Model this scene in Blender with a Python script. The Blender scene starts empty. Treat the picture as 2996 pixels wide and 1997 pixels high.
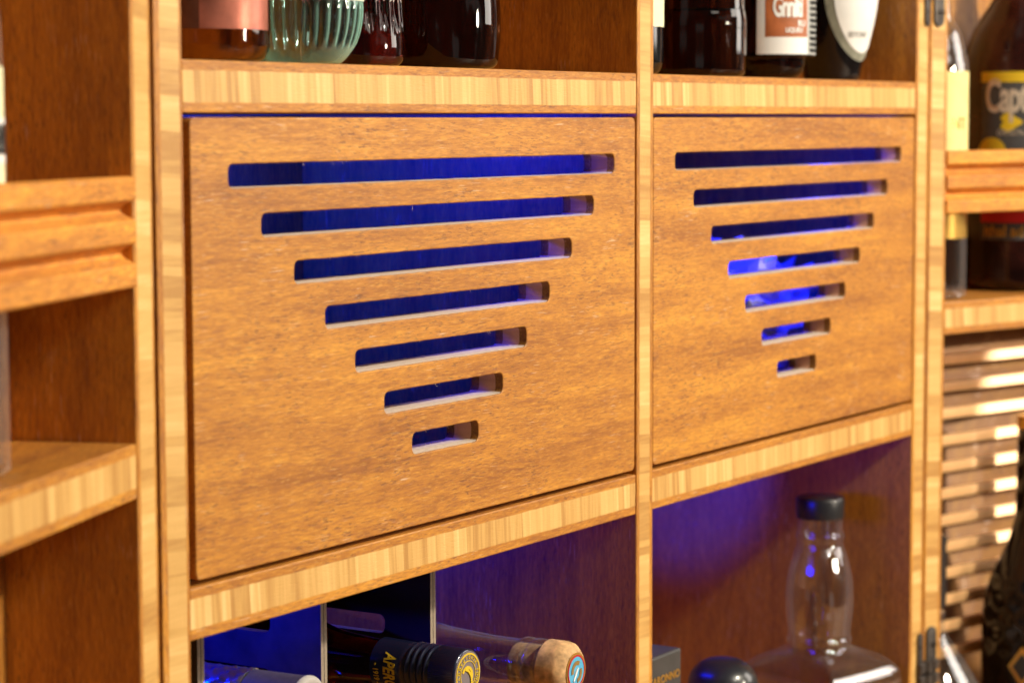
import bpy, bmesh, math, random
from mathutils import Vector, Matrix
from math import sin, cos, pi, radians, asin, atan2
random.seed(11)
scene = bpy.context.scene
COL = scene.collection

# ------------------------------------------------------------------ camera
CAM = Vector((-0.9361, -0.7751, -0.0033))
yaw, pitch, roll = radians(58.0741), radians(-5.1794), radians(-0.1818)
f_ = Vector((sin(yaw)*cos(pitch), cos(yaw)*cos(pitch), sin(pitch)))
r_ = Vector((cos(yaw), -sin(yaw), 0)); u_ = r_.cross(f_)
R_ = r_*cos(roll)+u_*sin(roll); U_ = -r_*sin(roll)+u_*cos(roll)
cd = bpy.data.cameras.new('camera'); cam = bpy.data.objects.new('camera', cd); COL.objects.link(cam)
m = Matrix((R_, U_, -f_)).transposed().to_4x4(); m.translation = CAM
cam.matrix_world = m
cd.lens = 85; cd.sensor_width = 36; cd.clip_start = 0.05; cd.clip_end = 50
cd.dof.use_dof = True; cd.dof.focus_distance = 1.455; cd.dof.aperture_fstop = 8.5
cd.dof.aperture_blades = 9
scene.camera = cam

# ------------------------------------------------------------------ world, lamps, exposure
w = bpy.data.worlds.new('World'); scene.world = w; w.use_nodes = True
nt = w.node_tree; bg = nt.nodes['Background']
tc = nt.nodes.new('ShaderNodeTexCoord'); nz = nt.nodes.new('ShaderNodeTexNoise')
nz.inputs['Scale'].default_value = 3.0; nz.inputs['Detail'].default_value = 3
rp = nt.nodes.new('ShaderNodeValToRGB')
rp.color_ramp.elements[0].position = .35; rp.color_ramp.elements[0].color = (.05, .045, .05, 1)
rp.color_ramp.elements[1].position = .62; rp.color_ramp.elements[1].color = (1.0, .94, .84, 1)
e_ = rp.color_ramp.elements.new(.55); e_.color = (.16, .14, .115, 1)
e_ = rp.color_ramp.elements.new(.60); e_.color = (.25, .22, .18, 1)
nt.links.new(tc.outputs['Generated'], nz.inputs['Vector']); nt.links.new(nz.outputs['Fac'], rp.inputs['Fac'])
nt.links.new(rp.outputs['Color'], bg.inputs['Color']); bg.inputs['Strength'].default_value = .35

def lamp(name, kind, loc, target, power, color, size=.1, size_y=None, **kw):
    d = bpy.data.lights.new(name, kind); o = bpy.data.objects.new(name, d); COL.objects.link(o)
    o.location = loc; d.energy = power; d.color = color
    o.rotation_euler = (Vector(target)-Vector(loc)).to_track_quat('-Z', 'Y').to_euler()
    if kind == 'AREA':
        d.size = size
        if size_y: d.shape = 'RECTANGLE'; d.size_y = size_y
        else: d.shape = 'DISK'
    elif kind in ('SPOT', 'POINT'): d.shadow_soft_size = size
    for k, v in kw.items(): setattr(d, k, v)
    return o
WARM = (1, .90, .70)
lamp('ceiling_spot_key', 'AREA', (.75, -1.9, 1.30), (.4, 0, -.15), 60, WARM, .15)
lamp('added_fill_area', 'AREA', (.2, -2.6, 1.5), (.4, 0, -.1), 16, (1, .93, .80), 1.4, .8)  # unseen soft fill, added from the front and above
lamp('added_right_fill', 'AREA', (2.7, -1.9, .8), (.9, 0, -.1), 34, (1, .92, .82), 1.0, 1.4)  # soft lamp added to brighten the right side, no window known there
lamp('small_spot_right', 'AREA', (.2, -2.2, 1.5), (.6, 0, 0), 4, (1, .95, .9), .05)
lamp('added_slat_fill', 'AREA', (1.15, -1.95, .16), (1.15, 0, -.30), 15, (1, .88, .70), .22)  # low soft lamp added to lift the left part of the slats
lamp('added_slat_spot', 'SPOT', (.95, -1.80, .20), (1.420, -.030, -.30), 620, (.97, .97, 1), .012, spot_size=radians(15), spot_blend=.06)  # added spot; its cone edge draws the white boundary on the slats
BLUE = (0, .012, 1)
lamp('led_drawer_left', 'AREA', (.27, .20, -.006), (.46, .235, -.12), 1.5, BLUE, .10, .01)
lamp('led_drawer_right', 'AREA', (.770, .07, -.010), (.85, .12, -.16), .75, BLUE, .12, .01)
lamp('led_strip_carrier', 'AREA', (.095, .15, -.2715), (.12, .10, -.36), .24, BLUE, .05, .01)
lamp('led_strip_bay_left', 'AREA', (.355, .235, -.275), (.42, .16, -.36), .42, BLUE, .08, .01)
lamp('led_spot_bay_right', 'SPOT', (.56, .17, -.285), (.939, .225, -.305), 17, BLUE, .01, spot_size=radians(34), spot_blend=.8)
lamp('led_strip_bay_right', 'AREA', (.57, .14, -.2715), (.80, .06, -.40), .5, BLUE, .13, .07)

scene.view_settings.view_transform = 'Standard'; scene.view_settings.look = 'None'
scene.view_settings.exposure = 0; scene.view_settings.gamma = 1
scene.cycles.use_denoising = True
scene.cycles.max_bounces = 10; scene.cycles.transmission_bounces = 8; scene.cycles.transparent_max_bounces = 12
scene.cycles.sample_clamp_indirect = 6
scene.cycles.caustics_refractive = False; scene.cycles.caustics_reflective = False
scene.cycles.blur_glossy = .5

# ------------------------------------------------------------------ materials
def newmat(name):
    mt = bpy.data.materials.new(name); mt.use_nodes = True
    return mt, mt.node_tree, mt.node_tree.nodes['Principled BSDF']
def N(nt, t, **kw):
    n = nt.nodes.new(t)
    for k, v in kw.items():
        if k in n.inputs: n.inputs[k].default_value = v
        else: setattr(n, k, v)
    return n
def math_(nt, op, a, b=None, clamp=False):
    n = nt.nodes.new('ShaderNodeMath'); n.operation = op; n.use_clamp = clamp
    for i, v in enumerate((a, b)):
        if v is None: continue
        if isinstance(v, (int, float)): n.inputs[i].default_value = v
        else: nt.links.new(v, n.inputs[i])
    return n.outputs[0]
def mix(nt, fac, a, b, mode='MIX'):
    n = nt.nodes.new('ShaderNodeMix'); n.data_type = 'RGBA'; n.blend_type = mode
    for s, v in ((0, fac), (6, a), (7, b)):
        if isinstance(v, (int, float)): n.inputs[s].default_value = v
        elif isinstance(v, tuple): n.inputs[s].default_value = (*v, 1)
        else: nt.links.new(v, n.inputs[s])
    return n.outputs[2]
def ramp(nt, fac, stops):
    n = nt.nodes.new('ShaderNodeValToRGB'); e = n.color_ramp.elements
    while len(e) < len(stops): e.new(.5)
    for i, (p, c) in enumerate(stops): e[i].position = p; e[i].color = (*c, 1)
    nt.links.new(fac, n.inputs[0]); return n.outputs[0]
def maprange(nt, v, a, b, c=0., d=1., smooth=False):
    n = nt.nodes.new('ShaderNodeMapRange'); n.interpolation_type = 'SMOOTHSTEP' if smooth else 'LINEAR'
    nt.links.new(v, n.inputs[0])
    for i, x in zip((1, 2, 3, 4), (a, b, c, d)): n.inputs[i].default_value = x
    return n.outputs[0]

AX = {'x': 0, 'y': 1, 'z': 2}
def wood(name, grain='x', core=None, strip='x', seed=0., tone=1.0, rough=.46, size=9.0, coat=.08, ctone=1., ctint=(1., 1., 1.)):
    """strand bamboo; core=(axis,a,b): the pale laminated core shows between a and b of that object axis"""
    mt, nt, p = newmat(name)
    tc = N(nt, 'ShaderNodeTexCoord'); oi = N(nt, 'ShaderNodeObjectInfo')
    off = N(nt, 'ShaderNodeVectorMath', operation='ADD'); off.inputs[1].default_value = (seed*1.7, seed*.9, seed*2.3)
    nt.links.new(tc.outputs['Object'], off.inputs[0])
    # wavy warp of the fibres
    wn = N(nt, 'ShaderNodeTexNoise', Scale=7., Detail=2.)
    nt.links.new(off.outputs[0], wn.inputs['Vector'])
    wv = N(nt, 'ShaderNodeVectorMath', operation='MULTIPLY_ADD')
    nt.links.new(wn.outputs['Color'], wv.inputs[0]); wv.inputs[1].default_value = (.007,)*3
    nt.links.new(off.outputs[0], wv.inputs[2])
    def stretched(s_along, s_across, detail=4., rough_=.55, scale=1., shift=0.):
        mp = N(nt, 'ShaderNodeMapping'); sc = [s_across]*3; sc[AX[grain]] = s_along
        mp.inputs['Scale'].default_value = sc; mp.inputs['Location'].default_value = (shift,)*3
        nt.links.new(wv.outputs[0], mp.inputs['Vector'])
        n = N(nt, 'ShaderNodeTexNoise', Scale=scale, Detail=detail, Roughness=rough_)
        nt.links.new(mp.outputs[0], n.inputs['Vector']); return n.outputs['Fac']
    big = stretched(4.5, 62, 3)
    mid = stretched(50, 420, 5, .66, 1, 3.)
    fine = stretched(150, 1000, 4, .6, 1, 7.)
    pore = stretched(150, 850, 2, .5, 1, 13.)
    cl = N(nt, 'ShaderNodeTexNoise', Scale=26., Detail=3.); nt.links.new(off.outputs[0], cl.inputs['Vector'])
    t = math_(nt, 'ADD', math_(nt, 'MULTIPLY', big, .50), math_(nt, 'MULTIPLY', mid, .50))
    k = tone
    c = ramp(nt, t, [(.36, (.33*k, .118*k, .022*k)), (.45, (.46*k, .182*k, .028*k)), (.53, (.555*k, .230*k, .032*k)), (.62, (.67*k, .300*k, .038*k))])
    fl = math_(nt, 'MULTIPLY', maprange(nt, fine, .50, .70), .58)
    c = mix(nt, fl, c, (.30*k, .115*k, .05*k))
    pf = math_(nt, 'MULTIPLY', maprange(nt, pore, .57, .66), maprange(nt, cl.outputs['Fac'], .40, .62, .18, .62))
    c = mix(nt, pf, c, (.15*k, .06*k, .028*k))
    lt = math_(nt, 'MULTIPLY', maprange(nt, fine, .44, .28), .42)
    c = mix(nt, lt, c, (.80*k, .46*k, .12*k))
    scr = stretched(60, 1600, 1, .5, 1, 31.); sc2 = N(nt, 'ShaderNodeTexNoise', Scale=33., Detail=2.); nt.links.new(tc.outputs['Object'], sc2.inputs['Vector'])
    c = mix(nt, math_(nt, 'MULTIPLY', math_(nt, 'MULTIPLY', maprange(nt, scr, .66, .72), maprange(nt, sc2.outputs['Fac'], .52, .62)), .55), c, (.80, .62, .45))
    bumpsrc = math_(nt, 'SUBTRACT', math_(nt, 'MULTIPLY', fine, .6), math_(nt, 'MULTIPLY', pf, .5))
    if core:
        ax, a, b = core
        sp = N(nt, 'ShaderNodeSeparateXYZ'); nt.links.new(tc.outputs['Object'], sp.inputs[0])
        en = N(nt, 'ShaderNodeTexNoise', Scale=90., Detail=2.); nt.links.new(tc.outputs['Object'], en.inputs['Vector'])
        tt = math_(nt, 'ADD', sp.outputs[AX[ax]], math_(nt, 'MULTIPLY', math_(nt, 'SUBTRACT', en.outputs['Fac'], .5), .0009))
        inside = math_(nt, 'MULTIPLY', maprange(nt, tt, a-.0003, a+.0003), maprange(nt, tt, b+.0003, b-.0003))
        s = math_(nt, 'ADD', sp.outputs[AX[strip]], math_(nt, 'MULTIPLY', sp.outputs[AX[ax]], .07))
        s = math_(nt, 'ADD', s, math_(nt, 'MULTIPLY', wn.outputs['Fac'], .004))
        vo = N(nt, 'ShaderNodeTexVoronoi', voronoi_dimensions='1D', feature='F1'); vo.inputs['Scale'].default_value = 1000./size
        nt.links.new(math_(nt, 'ADD', s, seed*.37), vo.inputs['W'])
        sep = N(nt, 'ShaderNodeSeparateColor'); nt.links.new(vo.outputs['Color'], sep.inputs[0])
        v2 = N(nt, 'ShaderNodeTexVoronoi', voronoi_dimensions='1D', feature='F1'); v2.inputs['Scale'].default_value = 3200./size
        nt.links.new(math_(nt, 'ADD', s, seed*.71+3), v2.inputs['W'])
        sep2 = N(nt, 'ShaderNodeSeparateColor'); nt.links.new(v2.outputs['Color'], sep2.inputs[0])
        mp = N(nt, 'ShaderNodeMapping'); sc = [350]*3; sc[AX[ax]] = 30
        mp.inputs['Scale'].default_value = sc; nt.links.new(tc.outputs['Object'], mp.inputs['Vector'])
        gn = N(nt, 'ShaderNodeTexNoise', Scale=1., Detail=3.); nt.links.new(mp.outputs[0], gn.inputs['Vector'])
        val = math_(nt, 'ADD', math_(nt, 'MULTIPLY', sep.outputs[0], .52), math_(nt, 'MULTIPLY', sep2.outputs[0], .26))
        val = math_(nt, 'ADD', val, math_(nt, 'MULTIPLY', math_(nt, 'SUBTRACT', gn.outputs['Fac'], .5), .5))
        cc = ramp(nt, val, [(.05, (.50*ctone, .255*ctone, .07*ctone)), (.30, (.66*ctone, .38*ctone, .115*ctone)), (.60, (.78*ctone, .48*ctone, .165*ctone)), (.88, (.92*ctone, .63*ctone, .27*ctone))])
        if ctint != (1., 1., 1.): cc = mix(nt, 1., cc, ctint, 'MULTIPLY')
        c = mix(nt, inside, c, cc)
    nt.links.new(c, p.inputs['Base Color'])
    rr = maprange(nt, fine, .3, .7, rough-.07, rough+.12); nt.links.new(rr, p.inputs['Roughness'])
    p.inputs['IOR'].default_value = 1.5
    p.inputs['Specular IOR Level'].default_value = .38
    p.inputs['Coat Weight'].default_value = coat; p.inputs['Coat Roughness'].default_value = .3
    bp = N(nt, 'ShaderNodeBump', Strength=.35, Distance=.0006); nt.links.new(bumpsrc, bp.inputs['Height'])
    nt.links.new(bp.outputs[0], p.inputs['Normal'])
    return mt

def plain(name, col, rough=.5, metal=0., coat=0., noise=.0, nscale=60., bump=0., spec=.5):
    mt, nt, p = newmat(name)
    p.inputs['Roughness'].default_value = rough; p.inputs['Metallic'].default_value = metal
    p.inputs['Coat Weight'].default_value = coat; p.inputs['Coat Roughness'].default_value = .08
    p.inputs['Specular IOR Level'].default_value = spec
    tc = N(nt, 'ShaderNodeTexCoord'); n = N(nt, 'ShaderNodeTexNoise', Scale=nscale, Detail=4.)
    nt.links.new(tc.outputs['Object'], n.inputs['Vector'])
    c = mix(nt, maprange(nt, n.outputs['Fac'], .35, .65), tuple(x*(1-noise) for x in col), tuple(min(1, x*(1+noise)) for x in col))
    nt.links.new(c, p.inputs['Base Color'])
    if bump:
        b = N(nt, 'ShaderNodeBump', Strength=bump, Distance=.001); nt.links.new(n.outputs['Fac'], b.inputs['Height'])
        nt.links.new(b.outputs[0], p.inputs['Normal'])
    return mt
def glass(name, col, ior=1.45, rough=.0, trans=1., dust=.0):
    mt, nt, p = newmat(name)
    tc = N(nt, 'ShaderNodeTexCoord'); n = N(nt, 'ShaderNodeTexNoise', Scale=45., Detail=5., Roughness=.7)
    nt.links.new(tc.outputs['Object'], n.inputs['Vector'])
    p.inputs['Base Color'].default_value = (*col, 1); p.inputs['IOR'].default_value = ior
    p.inputs['Transmission Weight'].default_value = trans
    nt.links.new(maprange(nt, n.outputs['Fac'], .45, .75, rough, rough+dust), p.inputs['Roughness'])
    b = N(nt, 'ShaderNodeBump', Strength=.06, Distance=.002); n2 = N(nt, 'ShaderNodeTexNoise', Scale=18., Detail=1.)
    nt.links.new(tc.outputs['Object'], n2.inputs['Vector']); nt.links.new(n2.outputs['Fac'], b.inputs['Height'])
    nt.links.new(b.outputs[0], p.inputs['Normal'])
    return mt

M = {}
M['drawer'] = wood('strand_bamboo_drawer', 'x', ('y', .0052, .0178), 'x', seed=1.3, size=5.)
M['drawer_b'] = wood('strand_bamboo_drawer_second', 'x', ('y', .0052, .0178), 'x', seed=6.1, size=5.)
M['slot_wall'] = wood('routed_slot_wall', 'x', ('y', .0056, .0174), 'x', seed=3.3, size=5., tone=.5, ctone=.80, ctint=(.95, .85, 1.6), rough=.7, coat=0)  # darker copy of the drawer wood, core tinted towards lilac
M['shelf'] = wood('shelf_board', 'x', ('z', -.0080, .0080), 'x', seed=2.2, size=9.)
M['shelf_b'] = wood('shelf_board_second', 'x', ('z', -.0077, .0079), 'x', seed=9.4, size=8.)
M['post_l'] = wood('post_board_outer', 'z', ('x', -.0063, .0083), 'z', seed=4.4, size=17.)
M['post_c'] = wood('post_board_center', 'z', ('x', -.0076, .0066), 'z', seed=5.9, size=14.)
M['post_r'] = wood('post_board_right', 'z', ('x', -.0092, .0089), 'z', seed=8.9, size=14.)
M['post_wl'] = wood('post_board_wing_left', 'z', ('x', -.0095, .0095), 'z', seed=12.4, size=19.)
M['post_wr'] = wood('post_board_wing_right', 'z', ('x', -.0090, .0077), 'z', seed=14.1, size=14.)
M['rail'] = wood('rail_wood', 'x', None, seed=16.2, tone=1.32, rough=.6, coat=0)
M['slat'] = plain('pale_slat', (.84, .50, .23), .4, noise=.08, nscale=30)
M['back'] = wood('back_panel_wood', 'z', None, seed=21.7, tone=.9)
M['shaded_back'] = wood('shaded_back_panel', 'x', None, seed=23.7, tone=.2)  # same panel wood, with the shade behind the slats put into its tone
M['lit_patch'] = wood('lit_patch_wood', 'z', None, seed=25.2, tone=.20, rough=.6)  # for the added board that stands in for a lit patch
M['steel'] = plain('dark_hinge_metal', (.10, .085, .075), .5, .7, noise=.3, nscale=200)
def thin_glass(name, tint=(.95, .96, .97), edgecol=(.75, .75, .78), ew=.38, ep=4.5):
    mt, nt, p = newmat(name); out = nt.nodes['Material Output']; nt.nodes.remove(p)
    tr = N(nt, 'ShaderNodeBsdfTransparent'); tr.inputs['Color'].default_value = (*tint, 1)
    gl = N(nt, 'ShaderNodeBsdfGlossy'); gl.inputs['Roughness'].default_value = .03; gl.inputs['Color'].default_value = (1, 1, 1, 1)
    df = N(nt, 'ShaderNodeBsdfDiffuse'); df.inputs['Color'].default_value = (*edgecol, 1)
    tc = N(nt, 'ShaderNodeTexCoord'); n2 = N(nt, 'ShaderNodeTexNoise', Scale=16., Detail=1.)
    nt.links.new(tc.outputs['Object'], n2.inputs['Vector'])
    bp = N(nt, 'ShaderNodeBump', Strength=.12, Distance=.004); nt.links.new(n2.outputs['Fac'], bp.inputs['Height'])
    nt.links.new(bp.outputs[0], gl.inputs['Normal'])
    lw = N(nt, 'ShaderNodeLayerWeight'); lw.inputs['Blend'].default_value = .5; nt.links.new(bp.outputs[0], lw.inputs['Normal'])
    edge = math_(nt, 'MULTIPLY', math_(nt, 'POWER', lw.outputs['Facing'], ep), ew)
    fres = math_(nt, 'ADD', math_(nt, 'MULTIPLY', math_(nt, 'POWER', lw.outputs['Facing'], 5.), .8), .11)
    m1 = N(nt, 'ShaderNodeMixShader'); nt.links.new(edge, m1.inputs[0]); nt.links.new(tr.outputs[0], m1.inputs[1]); nt.links.new(df.outputs[0], m1.inputs[2])
    m2 = N(nt, 'ShaderNodeMixShader'); nt.links.new(fres, m2.inputs[0])
    nt.links.new(m1.outputs[0], m2.inputs[1]); nt.links.new(gl.outputs[0], m2.inputs[2]); nt.links.new(m2.outputs[0], out.inputs[0])
    return mt
M['glass'] = thin_glass('clear_glass')
M['gin'] = thin_glass('pale_green_glass', (.70, .90, .86), (.50, .92, .80), .75, 1.5)
M['amber'] = glass('amber_liquor', (.22, .085, .006), 1.4, .0)
M['dark'] = glass('dark_brown_glass', (.055, .020, .009), 1.45, .0, dust=.05)
M['black'] = glass('near_black_glass', (.03, .018, .012), 1.45, .0, dust=.06)
M['redglass'] = glass('dark_red_glass', (.10, .012, .014), 1.47)
M['aperitif'] = glass('red_aperitif', (.35, .02, .008), 1.42)
M['cap_black'] = plain('black_plastic', (.018, .018, .02), .32, coat=.4)
M['cap_navy'] = plain('navy_metal_cap', (.010, .014, .045), .28, .35, coat=.5)
M['cap_grey'] = plain('lilac_grey_cap_disc', (.20, .17, .18), .4)
M['yellow'] = plain('yellow_print', (.75, .52, .02), .5)
M['gold'] = plain('gold_foil', (.72, .42, .09), .3, .7)
M['cork'] = plain('cork', (.62, .38, .18), .85, noise=.35, nscale=160, bump=.5)
M['cream'] = plain('cream_paper', (.82, .80, .70), .6, noise=.04)
M['white'] = plain('white_paper', (.86, .85, .83), .55, noise=.03)
M['pale_yellow'] = plain('pale_yellow_paper', (.86, .74, .30), .55, noise=.06)
M['straw'] = plain('straw_paper', (.86, .84, .55), .6, noise=.06)
M['rust'] = plain('rust_print', (.42, .12, .035), .5, noise=.25, nscale=90)
M['charcoal'] = plain('charcoal_print', (.075, .075, .08), .45, noise=.15)
M['olive'] = plain('olive_grey_print', (.26, .26, .20), .5, noise=.2, nscale=120)
M['ink'] = plain('black_ink', (.02, .02, .02), .6)
M['greyink'] = plain('grey_ink', (.45, .45, .43), .6)
M['silver_ink'] = plain('warm_silver_ink', (.72, .62, .50), .35, .3)
M['copper'] = plain('pink_metallic_label', (.46, .15, .10), .36, .7, noise=.45, nscale=35, bump=.2)
M['label_shade'] = plain('shaded_label', (.10, .035, .02), .35, .4, noise=.4)  # pink label where its reflection falls off, darkened in the colour
M['gloss'] = plain('opaque_black_glass', (.008, .006, .006), .08, coat=.05, spec=.45)
M['rum'] = plain('opaque_rum', (.028, .007, .005), .08, coat=.1, noise=.7, nscale=22, spec=.4)
M['red'] = plain('red_print', (.55, .015, .02), .4)
M['sky'] = plain('sky_blue_enamel', (.10, .45, .72), .35)
M['tan'] = plain('tan_enamel', (.30, .18, .05), .45)
M['card_face'] = plain('black_card', (.012, .012, .016), .42, noise=.2)
M['card_blue'] = plain('coated_dark_card', (.05, .05, .07), .38, noise=.25)
M['card_edge'] = plain('taupe_card_edge', (.27, .21, .155), .9, noise=.12, nscale=500, bump=.3)
M['carton'] = plain('dark_grey_carton', (.055, .052, .05), .5, noise=.15)
M['heap'] = plain('wrinkled_plastic', (.78, .78, .84), .28, .0, coat=.6, noise=.1, nscale=70, bump=.5)
M['foil'] = plain('wrinkled_foil', (.55, .55, .6), .22, .8, noise=.1, nscale=70, bump=.5)
M['film'] = plain('crinkled_film', (.026, .026, .034), .5, .0, noise=.2, nscale=120, bump=.2, spec=.25)
M['fibre'] = plain('wood_fibre', (.75, .5, .28), .7)
M['ledge'] = plain('pale_routed_edge', (.72, .60, .50), .75, noise=.08, nscale=400, bump=.3)  # paler colour for the slot faces turned upwards
M['wall'] = plain('plaster', (.5, .46, .42), .8, noise=.05)

# ------------------------------------------------------------------ helpers
def empty(name, label, cat, loc=(0, 0, 0), rot=(0, 0, 0), group=None):
    o = bpy.data.objects.new(name, None); COL.objects.link(o); o.empty_display_size = .02
    o.location = loc; o.rotation_euler = rot; o['label'] = label; o['category'] = cat
    if group: o['group'] = group
    return o
def mesh(name, verts, faces, mats, parent=None, smooth=True, loc=(0, 0, 0), mi=None, sharp=35, bevel=0., bseg=2):
    me = bpy.data.meshes.new(name); me.from_pydata([tuple(v) for v in verts], [], faces)
    mats = mats if isinstance(mats, (list, tuple)) else [mats]
    for q in mats: me.materials.append(q)
    if mi: me.polygons.foreach_set('material_index', mi)
    bm = bmesh.new(); bm.from_mesh(me)
    bmesh.ops.recalc_face_normals(bm, faces=bm.faces)
    if bevel: bmesh.ops.bevel(bm, geom=[e for e in bm.edges if len(e.link_faces) == 2 and e.calc_face_angle() > .6], offset=bevel, segments=bseg, affect='EDGES', profile=.5)
    bm.to_mesh(me); bm.free()
    if smooth:
        me.polygons.foreach_set('use_smooth', [True]*len(me.polygons)); me.set_sharp_from_angle(angle=radians(sharp))
    o = bpy.data.objects.new(name, me); COL.objects.link(o); o.location = loc
    if parent: o.parent = parent
    return o
BF = [(0, 3, 2, 1), (4, 5, 6, 7), (0, 1, 5, 4), (1, 2, 6, 5), (2, 3, 7, 6), (3, 0, 4, 7)]
def board(name, x0, x1, y0, y1, z0, z1, mat, parent, bevel=.0009, mi=None):
    """box whose origin is its centre, front edge at y=0 of its own axis kept"""
    c = ((x0+x1)/2, (y0+y1)/2, (z0+z1)/2); a, b, d = (x1-x0)/2, (y1-y0)/2, (z1-z0)/2
    v = [(-a, -b, -d), (a, -b, -d), (a, b, -d), (-a, b, -d), (-a, -b, d), (a, -b, d), (a, b, d), (-a, b, d)]
    return mesh(name, v, BF, mat, parent, loc=c, bevel=bevel, mi=mi, smooth=False)
def lathe_data(prof, seg=64, rad=None, a0=0.):
    """closed solid from profile [(r,z)] bottom to top; rad(r,z,theta)->r"""
    v, fc = [], []
    for (r, z) in prof:
        for i in range(seg):
            t = a0+2*pi*i/seg; rr = rad(r, z, t) if rad else r
            v.append((rr*cos(t), rr*sin(t), z))
    n = len(prof)
    for j in range(n-1):
        for i in range(seg):
            k = (i+1) % seg; fc.append((j*seg+i, j*seg+k, (j+1)*seg+k, (j+1)*seg+i))
    fc.append(tuple(range(seg-1, -1, -1))); fc.append(tuple((n-1)*seg+i for i in range(seg)))
    return v, fc
def lathe(name, prof, mat, parent, seg=64, rad=None, loc=(0, 0, 0), sharp=40, a0=0.):
    v, fc = lathe_data(prof, seg, rad, a0)
    return mesh(name, v, fc, mat, parent, loc=loc, sharp=sharp)
def shell(name, prof_out, prof_in, mat, parent, seg=64, rad=None, loc=(0, 0, 0), sharp=50):
    """bottle with a real cavity: outer closed surface plus inner closed surface (reversed)"""
    v1, f1 = lathe_data(prof_out, seg, rad); v2, f2 = lathe_data(prof_in, seg, rad)
    k = len(v1)
    me = bpy.data.meshes.new(name)
    bm = bmesh.new(); bm.from_mesh(me)
    def add(vv, ff, flip):
        vs = [bm.verts.new(p) for p in vv]; fs = [bm.faces.new([vs[i] for i in g]) for g in ff]
        bmesh.ops.recalc_face_normals(bm, faces=fs)
        if flip: bmesh.ops.reverse_faces(bm, faces=fs)
    add(v1, f1, False); add(v2, f2, True)
    bm.to_mesh(me); bm.free(); me.materials.append(mat)
    me.polygons.foreach_set('use_smooth', [True]*len(me.polygons)); me.set_sharp_from_angle(angle=radians(sharp))
    o = bpy.data.objects.new(name, me); COL.objects.link(o); o.location = loc; o.parent = parent
    return o
def smoothprof(pts, n=6):
    """Catmull-Rom through profile points"""
    out = []
    for i in range(len(pts)-1):
        p0 = pts[max(i-1, 0)]; p1 = pts[i]; p2 = pts[i+1]; p3 = pts[min(i+2, len(pts)-1)]
        for k in range(n):
            t = k/n
            out.append(tuple(.5*((2*p1[a])+(-p0[a]+p2[a])*t+(2*p0[a]-5*p1[a]+4*p2[a]-p3[a])*t*t+(-p0[a]+3*p1[a]-3*p2[a]+p3[a])*t**3) for a in (0, 1)))
    out.append(pts[-1]); return [(max(a, .0002), b) for a, b in out]
def rat(prof, z):
    for (r0, z0), (r1, z1) in zip(prof, prof[1:]):
        if z0 <= z <= z1 and z1 > z0: return r0+(r1-r0)*(z-z0)/(z1-z0)
    return prof[-1][0] if z > prof[-1][1] else prof[0][0]
def label(name, R, t0, t1, z0, z1, mat, parent, off=.0004, th=.0002, seg=24, zs=6):
    """curved paper label; R number or function of z; angles in radians"""
    Rf = R if callable(R) else (lambda z: R)
    v, fc = [], []
    for lay in (off, off-th):
        for j in range(zs+1):
            z = z0+(z1-z0)*j/zs
            for i in range(seg+1):
                t = t0+(t1-t0)*i/seg; rr = Rf(z)+lay; v.append((rr*cos(t), rr*sin(t), z))
    W = seg+1; L = W*(zs+1)
    for j in range(zs):
        for i in range(seg):
            a = j*W+i; fc.append((a, a+1, a+W+1, a+W)); fc.append((L+a, L+a+W, L+a+W+1, L+a+1))
    bd = [j for j in range(W)]+[j*W+seg for j in range(1, zs+1)]+[zs*W+i for i in range(seg-1, -1, -1)]+[j*W for j in range(zs-1, 0, -1)]
    for a, b in zip(bd, bd[1:]+bd[:1]): fc.append((a, L+a, L+b, b))
    return mesh(name, v, fc, mat, parent, sharp=60)
def blob_label(name, Rf, tc_, zc, pts, mat, parent, off=.0004, rings=5, th=.0002):
    """closed outline pts (dtheta,dz) filled and wrapped on a surface of revolution"""
    v, fc = [], []; n = len(pts)
    for lay in (off, off-th):
        base = len(v); v.append(((Rf(zc)+lay)*cos(tc_), (Rf(zc)+lay)*sin(tc_), zc))
        for k in range(1, rings+1):
            for (dt, dz) in pts:
                t = tc_+dt*k/rings; z = zc+dz*k/rings; v.append(((Rf(z)+lay)*cos(t), (Rf(z)+lay)*sin(t), z))
        for i in range(n):
            j = (i+1) % n; fc.append((base, base+1+i, base+1+j))
            for k in range(rings-1):
                a = base+1+k*n; fc.append((a+i, a+n+i, a+n+j, a+j))
    L = 1+rings*n; o = 1+(rings-1)*n
    for i in range(n):
        j = (i+1) % n; fc.append((o+i, L+o+i, L+o+j, o+j))
    return mesh(name, v, fc, mat, parent, sharp=60)
def text_mesh(s, size, sx=1., bold=0., shear=0., align='CENTER', thick=.00012, spacing=1.):
    cu = bpy.data.curves.new('t', 'FONT'); cu.body = s; cu.size = size; cu.align_x = align; cu.align_y = 'CENTER'
    cu.offset = bold; cu.shear = shear; cu.extrude = thick; cu.space_character = spacing; cu.resolution_u = 4
    o = bpy.data.objects.new('t', cu); COL.objects.link(o)
    dg = bpy.context.evaluated_depsgraph_get(); me = bpy.data.meshes.new_from_object(o.evaluated_get(dg))
    bpy.data.objects.remove(o); bpy.data.curves.remove(cu)
    for v in me.vertices: v.co.x *= sx
    me.materials.clear(); return me
def wrap_text(name, s, size, R, t, z, mat, parent, off=.0006, **kw):
    """upright text on a cylinder, centre (or left) at angle t"""
    me = text_mesh(s, size, **kw); Rf = R if callable(R) else (lambda z: R)
    for v in me.vertices:
        zz = z+v.co.y; rr = Rf(zz)+off+v.co.z; a = t+v.co.x/Rf(zz)
        v.co = (rr*cos(a), rr*sin(a), zz)
    me.materials.append(mat); o = bpy.data.objects.new(name, me); COL.objects.link(o); o.parent = parent; return o
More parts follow.
